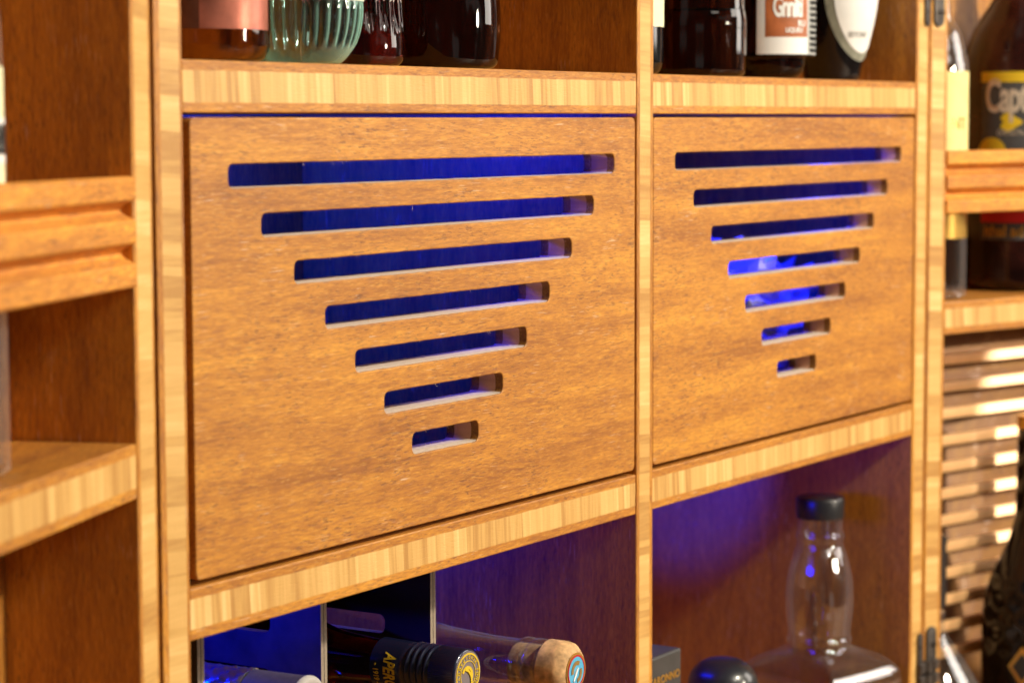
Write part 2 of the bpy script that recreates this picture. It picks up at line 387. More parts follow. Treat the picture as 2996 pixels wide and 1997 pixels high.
def flat_text(name, s, size, mat, parent, matrix, **kw):
    me = text_mesh(s, size, **kw); me.transform(matrix); me.materials.append(mat)
    o = bpy.data.objects.new(name, me); COL.objects.link(o); o.parent = parent; return o
def facing(x, y):
    """angle round a bottle standing at x,y that faces the photographer"""
    return atan2(CAM.y-y, CAM.x-x)

# ------------------------------------------------------------------ cabinet
Z0, Z1, DEP = -.64, .42, .286
cab = empty('bar_cabinet', 'tall two-bay bamboo plywood bar cabinet with two slotted drawers and blue lit bays', 'cabinet', (.47, .14, Z0))
def C(*a): return (a[0]-.47, a[1]-.47, a[2]-.14, a[3]-.14, a[4]-Z0, a[5]-Z0)
board('side_post', *C(-.0217, 0, 0, DEP, Z0, Z1), M['post_l'], cab)
board('side_post', *C(.4649, .4872, 0, DEP, Z0, Z1), M['post_c'], cab)
board('side_post', *C(.9390, .9658, 0, DEP, Z0, Z1), M['post_r'], cab)
for x0, x1, q in ((.0003, .4646, 0), (.4875, .9387, 1)):
    m1, m2 = (M['shelf'], M['shelf_b']) if q == 0 else (M['shelf_b'], M['shelf'])
    board('shelf', *C(x0, x1, .0006, DEP-.012, .0018, .0283), m1, cab)
    board('shelf', *C(x0, x1, .0006, DEP-.012, -.2644, -.2375), m2, cab)
    board('shelf', *C(x0, x1, .0006, DEP-.012, -.640, -.615), m1, cab)
    board('shelf', *C(x0, x1, .0006, DEP-.012, .395, .4195), m1, cab)
    board('back_panel', *C(x0, x1, DEP-.011, DEP-.002, Z0+.002, Z1-.002), M['back'], cab, bevel=0)

# slotted drawer fronts
def rrect(cx, cz, hw, hh, r, n=7):
    out = []
    for (sx, sz, a0) in ((1, 1, 0), (-1, 1, 90), (-1, -1, 180), (1, -1, 270)):
        for k in range(n+1):
            a = radians(a0+90*k/n); out.append((cx+sx*(hw-r)+r*cos(a), cz+sz*(hh-r)+r*sin(a)))
    return out
def slotted(name, cx, hw, z0, z1, slots, th, mat, parent, lab):
    cu = bpy.data.curves.new('c', 'CURVE'); cu.dimensions = '2D'; cu.fill_mode = 'BOTH'
    cu.extrude = th/2-.0008; cu.bevel_depth = .0008; cu.bevel_resolution = 2
    cz = (z0+z1)/2
    def sp(pts):
        s = cu.splines.new('POLY'); s.points.add(len(pts)-1)
        for i, (x, y) in enumerate(pts): s.points[i].co = (x, y, 0, 1)
        s.use_cyclic_u = True
    sp(rrect(0, 0, hw-.0008, (z1-z0)/2-.0008, .003))
    for (sx, sz, shw, shh) in slots:
        pts = rrect(sx-cx, sz-cz, shw+.0008, shh+.0008, .0048)
        # subdivide the long edges and roughen them a little, as a routed edge is
        out = []
        for a, b in zip(pts, pts[1:]+pts[:1]):
            L = math.hypot(b[0]-a[0], b[1]-a[1]); n = max(1, int(L/.004))
            for k in range(n):
                t = k/n; j = random.uniform(-.00012, .00012) if n > 2 else 0
                out.append((a[0]+(b[0]-a[0])*t, a[1]+(b[1]-a[1])*t+j))
        sp(out)
    o = bpy.data.objects.new('c', cu); COL.objects.link(o)
    me = bpy.data.meshes.new_from_object(o.evaluated_get(bpy.context.evaluated_depsgraph_get()))
    bpy.data.objects.remove(o)
    # curve lies in XY, extruded in Z: turn so that XY -> XZ, front at y=0
    for v in me.vertices: x, y, z = v.co; v.co = (x, z+th/2, y)
    bm = bmesh.new(); bm.from_mesh(me); bmesh.ops.remove_doubles(bm, verts=bm.verts, dist=1e-5)
    bmesh.ops.recalc_face_normals(bm, faces=bm.faces); bm.to_mesh(me); bm.free()
    me.materials.clear(); me.materials.append(mat); me.materials.append(M['ledge']); me.materials.append(M['slot_wall'])
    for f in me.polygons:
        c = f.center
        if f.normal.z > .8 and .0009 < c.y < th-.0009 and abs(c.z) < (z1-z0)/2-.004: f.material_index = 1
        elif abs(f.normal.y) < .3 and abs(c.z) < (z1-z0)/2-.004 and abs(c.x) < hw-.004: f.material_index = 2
    o = bpy.data.objects.new(name, me); COL.objects.link(o); o.parent = parent
    o.location = (cx-.47, .0008-.14, cz-Z0); o['label'] = lab
    return o
def fibres(slots, parent, cx, cz, n):
    for _ in range(n):
        sx, sz, hw, hh = random.choice(slots); top = random.random() < .65
        x = sx-cx+random.uniform(-.95, .95)*(hw-.006); z = sz-cz+(hh+.0003 if top else -hh-.0003); y = random.uniform(.0006, .002) if top else random.uniform(.001, .012)
        L = random.uniform(.0010, .0024)*(1 if top else .6)
        if random.random() < .12: L *= 2.
        dx = random.uniform(-.8, .3)*L; dz = (-L if top else L); wd = random.uniform(.00008, .00017)
        v, fc = [], []
        for t, k in ((0, 1), (.5, .7), (1, .15)):
            px = dx*t*t; pz = dz*t; py = -.0012*t*t
            v += [(px-wd*k, py, pz), (px+wd*k, py, pz), (px, py+wd*k, pz)]
        for s in (0, 3):
            for i in range(3):
                j = (i+1) % 3; fc.append((s+i, s+j, s+3+j, s+3+i))
        fc += [(2, 1, 0), (6, 7, 8)]
        mesh('loose_fibre', v, fc, M['fibre'], parent, smooth=False, loc=(x, y, z))
zs = [-.0304-.02605*i for i in range(7)]
hws = [.1999, .1730, .1452, .1179, .0904, .0627, .0351]
S1 = [(.2362, z, h, .00625) for z, h in zip(zs, hws)]
S2 = [(.7150, z, h, .00610) for z, h in zip(zs, [.1955, .1682, .1414, .1146, .0874, .0602, .0340])]
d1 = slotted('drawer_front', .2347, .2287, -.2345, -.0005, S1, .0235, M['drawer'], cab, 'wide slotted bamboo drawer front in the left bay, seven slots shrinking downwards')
fibres(S1, d1, .2347, -.1175, 46)
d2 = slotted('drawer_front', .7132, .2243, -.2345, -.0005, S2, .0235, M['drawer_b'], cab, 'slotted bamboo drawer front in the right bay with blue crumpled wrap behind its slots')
fibres(S2, d2, .7132, -.1175, 16)

# crumpled wrap lying inside the right compartment, crinkled film at the back of the left one
def crumple(name, label_, cat, cx, cy, cz, rx, ry, rz, mat, seed, sub=5):
    rnd = random.Random(seed); bm = bmesh.new(); bmesh.ops.create_icosphere(bm, subdivisions=sub, radius=1)
    dirs = [(Vector((rnd.gauss(0, 1), rnd.gauss(0, 1), rnd.gauss(0, 1))).normalized(), rnd.uniform(5, 17), rnd.uniform(0, 6)) for _ in range(14)]
    for v in bm.verts:
        p = v.co.copy(); s = 0
        for d, fq, ph in dirs: s += abs(((p.dot(d)*fq+ph) % 2)-1)/fq*.8
        k = .45+s*1.0
        v.co = Vector((p.x*rx*k, p.y*ry*k, max(p.z, -.75)*rz*k+rz*.6))
    me = bpy.data.meshes.new(name); bm.to_mesh(me); bm.free(); me.materials.append(mat)
    o = bpy.data.objects.new(name, me); COL.objects.link(o); o.location = (cx, cy, cz); o['label'] = label_; o['category'] = cat
    return o
wrap = crumple('crumpled_wrap', 'heap of shiny crumpled wrap glowing blue behind the right drawer slots', 'wrap', .84, .13, -.2372, .100, .095, .079, M['heap'], 5)

# ------------------------------------------------------------------ hinges between cabinet and right wing
def strap(x0, x1, za, zb, name, parent, up=True, th=.0018):
    hw = (x1-x0)/2; out = []
    for k in range(13):
        a = pi*k/12; out.append((hw*cos(a), (zb-hw)+hw*sin(a)))
    out += [(-hw, za), (hw, za)]
    if not up: out = [(x, za+zb-z) for x, z in out]
    n = len(out); v = [(x, -th, z) for x, z in out]+[(x, 0, z) for x, z in out]
    fc = [tuple(range(n)), tuple(range(2*n-1, n-1, -1))]+[(i, (i+1) % n, n+(i+1) % n, n+i) for i in range(n)]
    return mesh(name, v, fc, M['steel'], parent, loc=((x0+x1)/2, 0, 0), bevel=.0004)
def hinge(lab, z_end, up):
    e = empty('hinge', lab, 'hinge', (.9662, -.0006, z_end), group='dark metal hinges joining the cabinet and its right wing')
    s = 1 if up else -1
    def zz(a, b): return (min(a*s, b*s), max(a*s, b*s))
    # z_end is the rounded tip; the body lies on the other side of it
    a, b = zz(0, -.075)
    strap(-.0135, -.0035, a, b, 'leaf', e, up)
    l2 = strap(.0040, .0165, a+(.003 if up else 0), b+(.003 if up else -.0), 'leaf', e, up)
    l2.rotation_euler = (0, 0, radians(-16.7)); l2.location.y = -.0025
    for k in range(4):
        z = s*(-.030-.0115*k)
        o = lathe('knuckle', [(.0001, z-.005), (.0042, z-.0048), (.0042, z+.0048), (.0001, z+.005)], M['steel'], e, 20, loc=(.0006, -.0042, 0))
        board('hinge_plate', -.0148, -.0032, -.0048, -.0019, z-.0046, z+.0046, M['steel'], e, bevel=.0012)
        board('hinge_plate', .0044, .0160, -.0090, -.0050, z-.0040, z+.0050, M['steel'], e, bevel=.0012)
    for k in (0,):
        z = s*(-.012)
        for x, yy in ((-.0085, -.0018), (.0103, -.0072)):
            lathe('screw', [(.0002, -.0006), (.0022, -.0005), (.0018, .0008), (.0002, .0009)], M['steel'], e, 14, loc=(x, yy, z)).rotation_euler = (pi/2, 0, 0)
hinge('dark strap hinge at the foot of the right wing, below the bottle neck', -.435, True)
hinge('dark strap hinge at the top of the right wing, cut by the picture edge', .0745, False)

# ------------------------------------------------------------------ wings
WD = .079
def rail(x0, x1, parent, name='rail'):
    pr = [(.0125, -.0286), (.003, -.0283), (.0008, -.0292), (0, -.0308), (0, -.0388), (.0006, -.0399)]
    pr += [(.0078*sin(pi*k/8), -.0399-.0095*k/8) for k in range(1, 8)]
    pr += [(.0006, -.0494), (0, -.0505), (0, -.0593), (.0006, -.0604)]
    pr += [(.0078*sin(pi*k/8), -.0604-.0100*k/8) for k in range(1, 8)]
    pr += [(.0006, -.0704), (0, -.0715), (0, -.0803), (.001, -.0815), (.0125, -.0815)]
    zc = -.055; n = len(pr); xc = (x0+x1)/2
    v = [(x0-xc, y-.0015, z-zc) for y, z in pr]+[(x1-xc, y-.0015, z-zc) for y, z in pr]
    fc = [(i, (i+1) % n, n+(i+1) % n, n+i) for i in range(n)]+[tuple(range(n)), tuple(range(2*n-1, n-1, -1))]
    return mesh(name, v, fc, M['rail'], parent, loc=(xc, 0, zc-Z0), sharp=22)
wl = empty('cabinet_wing', 'shallow left wing of the cabinet folded forward, with a grooved rail and one shelf', 'cabinet wing', (-.0235, 0, Z0), (0, 0, radians(19.7)))
def Wb(n, a, mat, p, **k): return board(n, a[0], a[1], a[2], a[3], a[4]-Z0, a[5]-Z0, mat, p, **k)
Wb('side_post', (-.0272, -.0008, 0, WD, Z0, Z1), M['post_wl'], wl)
Wb('side_post', (-.47, -.4445, 0, WD, Z0, Z1), M['post_wl'], wl)
Wb('shelf', (-.4443, -.0275, .0004, WD-.010, -.1840, -.1570), M['shelf'], wl)
Wb('shelf', (-.4443, -.0275, .0004, WD-.010, .392, .4185), M['shelf'], wl)
Wb('shelf', (-.4443, -.0275, .0004, WD-.010, -.640, -.614), M['shelf_b'], wl)
Wb('back_panel', (-.4443, -.0275, WD-.009, WD-.001, Z0+.001, Z1-.001), M['back'], wl, bevel=0)
rail(-.4442, -.0274, wl)
wr = empty('cabinet_wing', 'shallow right wing of the cabinet folded forward, with a grooved rail and rows of slats', 'cabinet wing', (.967, 0, Z0), (0, 0, radians(-16.7)))
WR_D = .165
Wb('side_post', (.0006, .0236, 0, WR_D, Z0, Z1), M['post_wr'], wr)
Wb('side_post', (.4445, .47, 0, WR_D, Z0, Z1), M['post_wr'], wr)
Wb('shelf', (.0239, .4443, .0004, WR_D-.010, -.1840, -.1565), M['shelf_b'], wr)
Wb('shelf', (.0239, .4443, .0004, WR_D-.010, .392, .4185), M['shelf'], wr)
Wb('shelf', (.0239, .4443, .0004, WR_D-.010, -.640, -.614), M['shelf_b'], wr)
Wb('back_panel', (.0239, .4443, .126, .134, -.1560, Z1-.030), M['back'], wr, bevel=0)
Wb('back_panel', (.0239, .4443, WR_D-.009, WR_D-.001, Z0+.027, -.1845), M['shaded_back'], wr, bevel=0)
rail(.0238, .4442, wr)
for k in range(12):
    z = -.2205-.0247*k; t = radians(6); hd, ht = .0034, .0046; xc = .234; hw = .2100
    v = []
    for x in (-hw, hw):
        for (a, b) in ((-hd, -ht), (hd, -ht), (hd, ht), (-hd, ht)):
            v.append((x, a*cos(t)-b*sin(t), a*sin(t)+b*cos(t)))
    fc = [(0, 1, 2, 3), (7, 6, 5, 4), (0, 4, 5, 1), (1, 5, 6, 2), (2, 6, 7, 3), (3, 7, 4, 0)]
    o = mesh('slat', v, fc, M['slat'], wr, loc=(xc, .0985, z-Z0), bevel=.0012)
# added board, cut to the shape of the lit patch on the back panel
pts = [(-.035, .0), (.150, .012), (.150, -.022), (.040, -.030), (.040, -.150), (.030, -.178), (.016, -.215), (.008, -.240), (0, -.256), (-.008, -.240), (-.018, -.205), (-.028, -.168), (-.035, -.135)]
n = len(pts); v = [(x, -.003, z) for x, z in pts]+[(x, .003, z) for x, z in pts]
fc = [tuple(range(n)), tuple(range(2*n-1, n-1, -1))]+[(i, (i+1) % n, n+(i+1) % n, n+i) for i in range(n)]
Rw = Matrix.Rotation(radians(-16.7), 3, 'Z')
def WR(u, vv, z): return Vector((.967, 0, 0))+Rw @ Vector((u, vv, 0))+Vector((0, 0, z))
Rl = Matrix.Rotation(radians(19.7), 3, 'Z')
def WL(u, vv, z): return Vector((-.0235, 0, 0))+Rl @ Vector((u, vv, 0))+Vector((0, 0, z))
patch = mesh('lit_patch_board', v, fc, M['lit_patch'], None, smooth=False, bevel=.001)
patch.location = WR(.232, .150, -.292); patch.rotation_euler = (0, 0, radians(-16.7))
patch['label'] = 'added wooden board standing in for a lit patch behind the right wing slats'; patch['category'] = 'board'

# ------------------------------------------------------------------ bottles
SH = .0285   # top of the upper shelf
GU = 'bottles standing on the upper shelves'
def place(name, lab, x, y, z=SH, cat='bottle', group=GU, rot=(0, 0, 0)):
    return empty(name, lab, cat, (x, y, z), rot, group)
def body(R, h, neck=.014, sh=.05, top=.30, foot=.004):
    return smoothprof([(R-.009, .0005), (R-foot, .0015), (R-.0006, .007), (R, .014), (R, .05), (R, h*.6), (R, h-.01), (R*.93, h+.008), (R*.62, h+sh*.5), (neck*1.15, h+sh), (neck, h+sh+.02), (neck, top)], 5)
# amber bottle with a pink metallic label
x, y = .0690, .0460; tf = facing(x, y)
b = place('liquor_bottle', 'amber liquor bottle with pink metallic label, leftmost on the upper left shelf', x, y)
pr = body(.038, .17); lathe('glass_body', pr, M['amber'], b, 72)
label('front_label', .038, tf+radians(1), tf+radians(72), .0165, .11, M['copper'], b, seg=48)
label('side_label', .038, tf-radians(70), tf+radians(.8), .0165, .11, M['label_shade'], b, seg=48)  # left part of the same label, its missing reflection painted as dark colour
lathe('stopper', [(.001, .298), (.016, .299), (.017, .31), (.016, .325), (.001, .327)], M['cap_black'], b, 32)
# pale green ribbed gin bottle
x, y = .1440, .0350; tf = facing(x, y); NF = 30
b = place('gin_bottle', 'pale green ribbed glass gin bottle with cream label on the upper left shelf', x, y)
prof = smoothprof([(.0205, .0004), (.0222, .0008), (.0262, .0045), (.0300, .0100), (.0328, .0175), (.0343, .026), (.0348, .036), (.0348, .05), (.0348, .12), (.034, .16), (.026, .19), (.014, .21), (.0135, .27)], 7)
def gin_r(r, z, t):
    d = ((t-tf+pi) % (2*pi))-pi
    lab = maprng(d, radians(-14), radians(-8))*(1 if d < radians(110) else 0)
    topz = .0325 if lab > .5 else .16
    wgt = smooth01((z-.0075)/.006)*smooth01((topz+.003-z)/.006)
    return r-.0017*wgt*(1-abs(cos((t-tf)*NF/2))**1.0)*1.0+.0004*wgt
def smooth01(a): a = max(0., min(1., a)); return a*a*(3-2*a)
def maprng(d, a, b): return max(0., min(1., (d-a)/(b-a)))
lathe('glass_body', prof, M['gin'], b, 360, rad=gin_r, sharp=80)
label('front_label', .0348, tf+radians(1), tf+radians(86), .0345, .105, M['cream'], b)
lathe('cap', [(.001, .268), (.0155, .269), (.016, .30), (.001, .301)], M['cap_black'], b, 40)
# dark red fluted bottle
x, y = .2140, .0500; tf = facing(x, y)
b = place('fluted_bottle', 'dark red fluted glass bottle beside the green gin bottle', x, y)
prof = smoothprof([(.022, .0004), (.0265, .0010), (.0296, .0045), (.0302, .010), (.0300, .016), (.0296, .024), (.0288, .034), (.0286, .05), (.0286, .14), (.025, .17), (.014, .20), (.0135, .29)], 7)
def flute_r(r, z, t):
    wgt = smooth01((z-.016)/.017)*smooth01((.18-z)/.02)
    s = abs(cos((t-tf)*9)); return r-.0030*wgt*(s**2.0)-.0004*wgt*cos((t-tf)*72)
lathe('glass_body', prof, M['redglass'], b, 432, rad=flute_r, sharp=80)
lathe('cap', [(.001, .288), (.015, .289), (.0155, .32), (.001, .321)], M['cap_black'], b, 40)
# squat black bottle
x, y = .3160, .0600; tf = facing(x, y)
b = place('liquor_bottle', 'squat near-black glass bottle with rounded shoulder, rightmost in the upper left bay', x, y)
prof = smoothprof([(.026, .0004), (.034, .0010), (.0380, .004), (.0392, .010), (.0402, .022), (.0403, .034), (.0395, .046), (.0368, .058), (.031, .070), (.022, .082), (.0145, .11), (.0145, .16)], 7)
lathe('glass_body', prof, M['dark'], b, 96)
lathe('stopper', [(.001, .158), (.018, .159), (.019, .175), (.017, .186), (.001, .188)], M['cap_black'], b, 40)
# upper right bay
x, y = .5230, .0500; tf = facing(x, y)
b = place('liquor_bottle', 'dark bottle with a pale green label half hidden behind the middle post', x, y)
lathe('glass_body', body(.0335, .17), M['gloss'], b, 64)
label('front_label', .0335, tf+radians(35), tf+radians(84), .0325, .11, M['straw'], b)
lathe('cap', [(.001, .298), (.015, .299), (.0155, .325), (.001, .326)], M['cap_black'], b, 32)
x, y = .6340, .0450; tf = facing(x, y)
b = place('liquor_bottle', 'unlabelled dark brown bottle with vertical reflections in the upper right bay', x, y)
prof = smoothprof([(.027, .0004), (.033, .0010), (.0358, .004), (.0362, .010), (.0362, .03), (.0362, .041), (.0352, .048), (.0346, .055), (.0346, .14), (.030, .17), (.015, .20), (.014, .29)], 6)
lathe('glass_body', prof, M['dark'], b, 40, sharp=5)
lathe('cap', [(.001, .288), (.015, .289), (.0155, .315), (.001, .316)], M['cap_black'], b, 32)
x, y = .7565, .0450; tf = facing(x, y)
b = place('labelled_bottle', 'dark bottle with white label and rust coloured panel of gothic lettering', x, y)
prof = smoothprof([(.016, .0004), (.0205, .0012), (.0245, .005), (.0265, .010), (.0275, .017), (.0330, .020), (.0345, .024), (.0345, .10), (.0345, .16), (.028, .19), (.015, .21), (.014, .29)], 6)
lathe('glass_body', prof, M['dark'], b, 80)
label('front_label', .0345, tf-radians(17), tf+radians(54), .0185, .10, M['white'], b, seg=40)
label('label_panel', .0345, tf-radians(6), tf+radians(52.5), .0315, .095, M['rust'], b, off=.0006, seg=40)
label('side_label', .0345, tf+radians(54.5), tf+radians(84), .0185, .10, M['greyink'], b)
for k in range(16):
    wrap_text('label_text', random.choice(['HIBMNW', 'KXNMHE', 'WMZHBE']), .0042, .0345, tf+radians(69), .0215+.0045*k, M['ink'], b, off=.0007, sx=.75, bold=.00012)
wrap_text('label_text', 'Gnnilti', .0215, .0345, tf+radians(3), .0535, M['white'], b, off=.0008, sx=.50, bold=.0007, align='LEFT', spacing=.85)
wrap_text('label_text', 'RU', .0062, .0345, tf+radians(36), .0415, M['white'], b, off=.0008, sx=.9, bold=.0002, align='LEFT')
wrap_text('label_text', 'LIQUEU', .0050, .0345, tf+radians(19), .0365, M['white'], b, off=.0008, sx=.85, bold=.00015, align='LEFT')
lathe('cap', [(.001, .288), (.015, .289), (.0155, .315), (.001, .316)], M['cap_black'], b, 32)
x, y = .8815, .0500; tf = facing(x, y)
b = place('tapered_bottle', 'tapered black bottle with a big white oval label ringed in olive grey', x, y)
prof = smoothprof([(.016, .0004), (.0205, .0010), (.0228, .004), (.0240, .010), (.0290, .030), (.0345, .055), (.0368, .080), (.037, .12), (.032, .16), (.015, .19), (.014, .28)], 6)
lathe('glass_body', prof, M['gloss'], b, 80)
Rf = lambda z: rat(prof, z)
el = lambda a, h: [(a*cos(2*pi*k/56), h*sin(2*pi*k/56)) for k in range(56)]
blob_label('label_ring', Rf, tf+radians(58), .0690, el(radians(68), .0530), M['olive'], b, rings=12)
blob_label('front_label', Rf, tf+radians(58), .0690, el(radians(56), .0465), M['white'], b, off=.0008, rings=12)
wrap_text('label_text', 'BEYOND', .0068, Rf, tf+radians(42), .0370, M['greyink'], b, off=.0012, sx=.7)
lathe('cap', [(.001, .278), (.015, .279), (.0155, .305), (.001, .306)], M['cap_black'], b, 32)

# ---- lower left bay: carrier and three lying bottles
car = empty('bottle_carrier', 'black card bottle carrier with three dividers and oval hand holes, lower left bay', 'bottle carrier', (.18, .15, -.6145))
def divider(x, holes, mats, lab=None):
    cu = bpy.data.curves.new('c', 'CURVE'); cu.dimensions = '2D'; cu.fill_mode = 'BOTH'; cu.extrude = .00135
    def sp(pts):
        s = cu.splines.new('POLY'); s.points.add(len(pts)-1)
        for i, (a, c) in enumerate(pts): s.points[i].co = (a, c, 0, 1)
        s.use_cyclic_u = True
    sp([(.05, -.614), (.245, -.614), (.245, -.2665), (.05, -.2665)])
    for (ya, yb, za, zb) in holes: sp(rrect((ya+yb)/2, (za+zb)/2, (yb-ya)/2, (zb-za)/2, .0045))
    o = bpy.data.objects.new('c', cu); COL.objects.link(o)
    me0 = bpy.data.meshes.new_from_object(o.evaluated_get(bpy.context.evaluated_depsgraph_get())); bpy.data.objects.remove(o)
    bm = bmesh.new()
    for dx in (-.0016, .0016):
        t = me0.copy()
        for v in t.vertices: a, c, d = v.co; v.co = (x+d+dx-.18, a-.15, c+.6145)
        bm.from_mesh(t)
    bmesh.ops.recalc_face_normals(bm, faces=bm.faces)
    for f in bm.faces: f.material_index = 0 if abs(f.normal.x) > .7 else 1
    me = bpy.data.meshes.new('divider'); bm.to_mesh(me); bm.free()
    for q in mats: me.materials.append(q)
    o = bpy.data.objects.new('divider', me); COL.objects.link(o); o.parent = car
    return o
divider(.0683, [], (M['card_blue'], M['card_edge']))
divider(.1804, [(.087, .20, -.302, -.288), (.087, .20, -.3375, -.3235)], (M['card_blue'], M['card_edge']))
divider(.2944, [(.0845, .20, -.3228, -.3107)], (M['card_face'], M['card_edge']))

def lying(name, lab, x, y, z, group='bottles lying neck outwards in the carrier bay'):
    # the bottle is modelled with its top at local z=0 and its foot at -z; local +z points out of the cabinet
    return empty(name, lab, 'bottle', (x, y, z), (pi/2, 0, 0), group)
def P(pairs): return [(r, -s) for s, r in reversed(pairs)]   # (distance from the tip, radius) -> lathe profile
# aperitif bottle; local axes after the turn: x stays X, y -> +Z, z -> -Y
b = lying('aperitif_bottle', 'red aperitif bottle lying neck outwards, navy screw cap with yellow emblem and lettering', .2435, -.0083, -.3282)
Rc = .0152
pc = [(0, .0005), (0, Rc-.0012), (.0004, Rc-.0004), (.0014, Rc)]
kn = P(pc+[(.0185, Rc), (.0186, .001)])
def knurl(r, z, t): return r-(.00035*(1-abs(cos(t*40))) if r > Rc*.97 and z < -.002 else 0)
lathe('screw_cap', [(r, z) for r, z in kn], M['cap_navy'], b, 320, rad=knurl, sharp=60)
neckp = smoothprof([(-.0188, Rc-.0016), (-.0200, Rc-.0016)], 1)
sp_ = [(.0188, .001), (.0189, Rc-.0018)]
for s0 in (.0215, .0262, .0308, .0350):
    sp_ += [(s0-.0018, Rc-.0016), (s0-.0009, Rc-.0002), (s0, Rc+.0003), (s0+.0009, Rc-.0002), (s0+.0018, Rc-.0016)]
sp_ += [(.0385, Rc-.0006), (.0400, Rc-.0002), (.0600, Rc+.0004), (.0602, .001)]
lathe('capsule', P(sp_), M['cap_navy'], b, 72, sharp=60)
lathe('glass_body', smoothprof(P([(.0604, .0135), (.075, .0145), (.095, .0165), (.115, .022), (.135, .031), (.155, .038), (.175, .040), (.26, .040), (.263, .036), (.2635, .03)]), 5), M['aperitif'], b, 72)
# local angle: viewer's side faces -X and slightly down; upright text runs counter-clockwise about +z
tA = radians(180)
wrap_text('cap_text', 'APEROL', .0112, Rc+.0003, tA+radians(8), -.0465, M['yellow'], b, off=.0002, sx=.62, bold=.0003, shear=.25, spacing=1.05)
wrap_text('cap_text', '- 1919 -', .0052, Rc+.0004, tA+radians(12), -.0555, M['yellow'], b, off=.0002, sx=.8, bold=.0001)
# emblem on the cap face (plane z=0, outward +z)
def ring(name, r0, r1, mat, parent, z=.0003, a0=0, a1=2*pi, cx=0, cy=0, n=48, rot=None):
    v, fc = [], []
    for zz in (z, z-.0003):
        for k in range(n+1):
            a = a0+(a1-a0)*k/n
            for r in (r0, r1): v.append((cx+r*cos(a), cy+r*sin(a), zz))
    L = 2*(n+1)
    for k in range(n):
        q = 2*k; fc += [(q, q+1, q+3, q+2), (L+q, L+q+2, L+q+3, L+q+1), (q, q+2, L+q+2, L+q), (q+1, L+q+1, L+q+3, q+3)]
    return mesh(name, v, fc, mat, parent, smooth=False)
lathe('cap_disc', [(.001, -.0002), (.0138, -.0002), (.0138, .0002), (.001, .0002)], M['cap_grey'], b, 64)
ring('emblem_ring', .0118, .0128, M['yellow'], b, .0006)
ring('emblem_ring', .0078, .0083, M['yellow'], b, .0006)
ring('emblem_arch', .0044, .0062, M['yellow'], b, .0007, radians(-20), radians(150), cx=-.001, cy=-.001)
ring('emblem_arch', .0072, .0088, M['yellow'], b, .0009, radians(-30), radians(80), cx=-.0045, cy=-.0045)
def circ_text(s, R, a_start, step, flip, parent, mat, size=.0030, z=.0005):
    for i, ch in enumerate(s):
        if ch == ' ': continue
        a = a_start+step*i
        rot = a-pi/2 if not flip else a+pi/2
        mt4 = Matrix.Translation((R*cos(a), R*sin(a), z)) @ Matrix.Rotation(rot, 4, 'Z')
        flat_text('emblem_text', ch, size, mat, parent, mt4, sx=.85, bold=.00008)
circ_text('CASA FONDATA', .0101, radians(82), radians(-15), False, b, M['yellow'])
circ_text('PADOVA', .0101, radians(118), radians(17), True, b, M['yellow'])
flat_text('emblem_text', 'v', .003, M['yellow'], b, Matrix.Translation((-.0018, .0101, .0005)))

# cork stopper bottle
b = lying('corked_bottle', 'clear glass bottle lying neck outwards, cork stopper with blue enamel disc', .3410, -.0250, -.3435)
lathe('cork_stopper', P([(0, .0005), (0, .0118), (.0012, .0140), (.0045, .0172), (.008, .0180), (.019, .0180), (.0195, .0172), (.0196, .0136), (.042, .0134), (.0425, .001)]), M['cork'], b, 64)
shell('glass_neck', P([(.0197, .0132), (.0200, .0168), (.0215, .0176), (.028, .0178), (.0295, .0170), (.0305, .0162), (.033, .0176), (.036, .0178), (.040, .0160), (.06, .0158), (.095, .0178), (.12, .0215), (.15, .033), (.18, .040), (.262, .040), (.2635, .034)]),
      P([(.0190, .0140), (.045, .0142), (.07, .0144), (.10, .0166), (.125, .0210), (.15, .029), (.18, .0365), (.255, .0365), (.257, .030)]), M['glass'], b, 72)
ring('disc_rim', .0093, .0103, M['red'], b, .0010)
lathe('enamel_disc', [(.001, .0003), (.0094, .0003), (.0094, .0008), (.001, .0008)], M['sky'], b, 48)
ring('disc_border', .0103, .0117, M['gold'], b, .0006)
ring('disc_motif', .0042, .0068, M['tan'], b, .0012, radians(60), radians(190), cx=.0005, cy=-.0002)
ring('disc_motif', .0038, .0064, M['tan'], b, .0012, radians(-80), radians(20), cx=.0, cy=-.001)
v = [(-.0035, -.0062, .0014), (-.0012, -.0028, .0016), (.0022, .0018, .0014), (.0012, .0022, .0014), (-.0012, .0002, .0016), (-.0042, -.0052, .0014)]
mesh('disc_motif', v+[(a, c, .001) for a, c, d in v], [tuple(range(6)), tuple(range(11, 5, -1))]+[(i, (i+1) % 6, 6+(i+1) % 6, 6+i) for i in range(6)], M['white'], b, smooth=False)

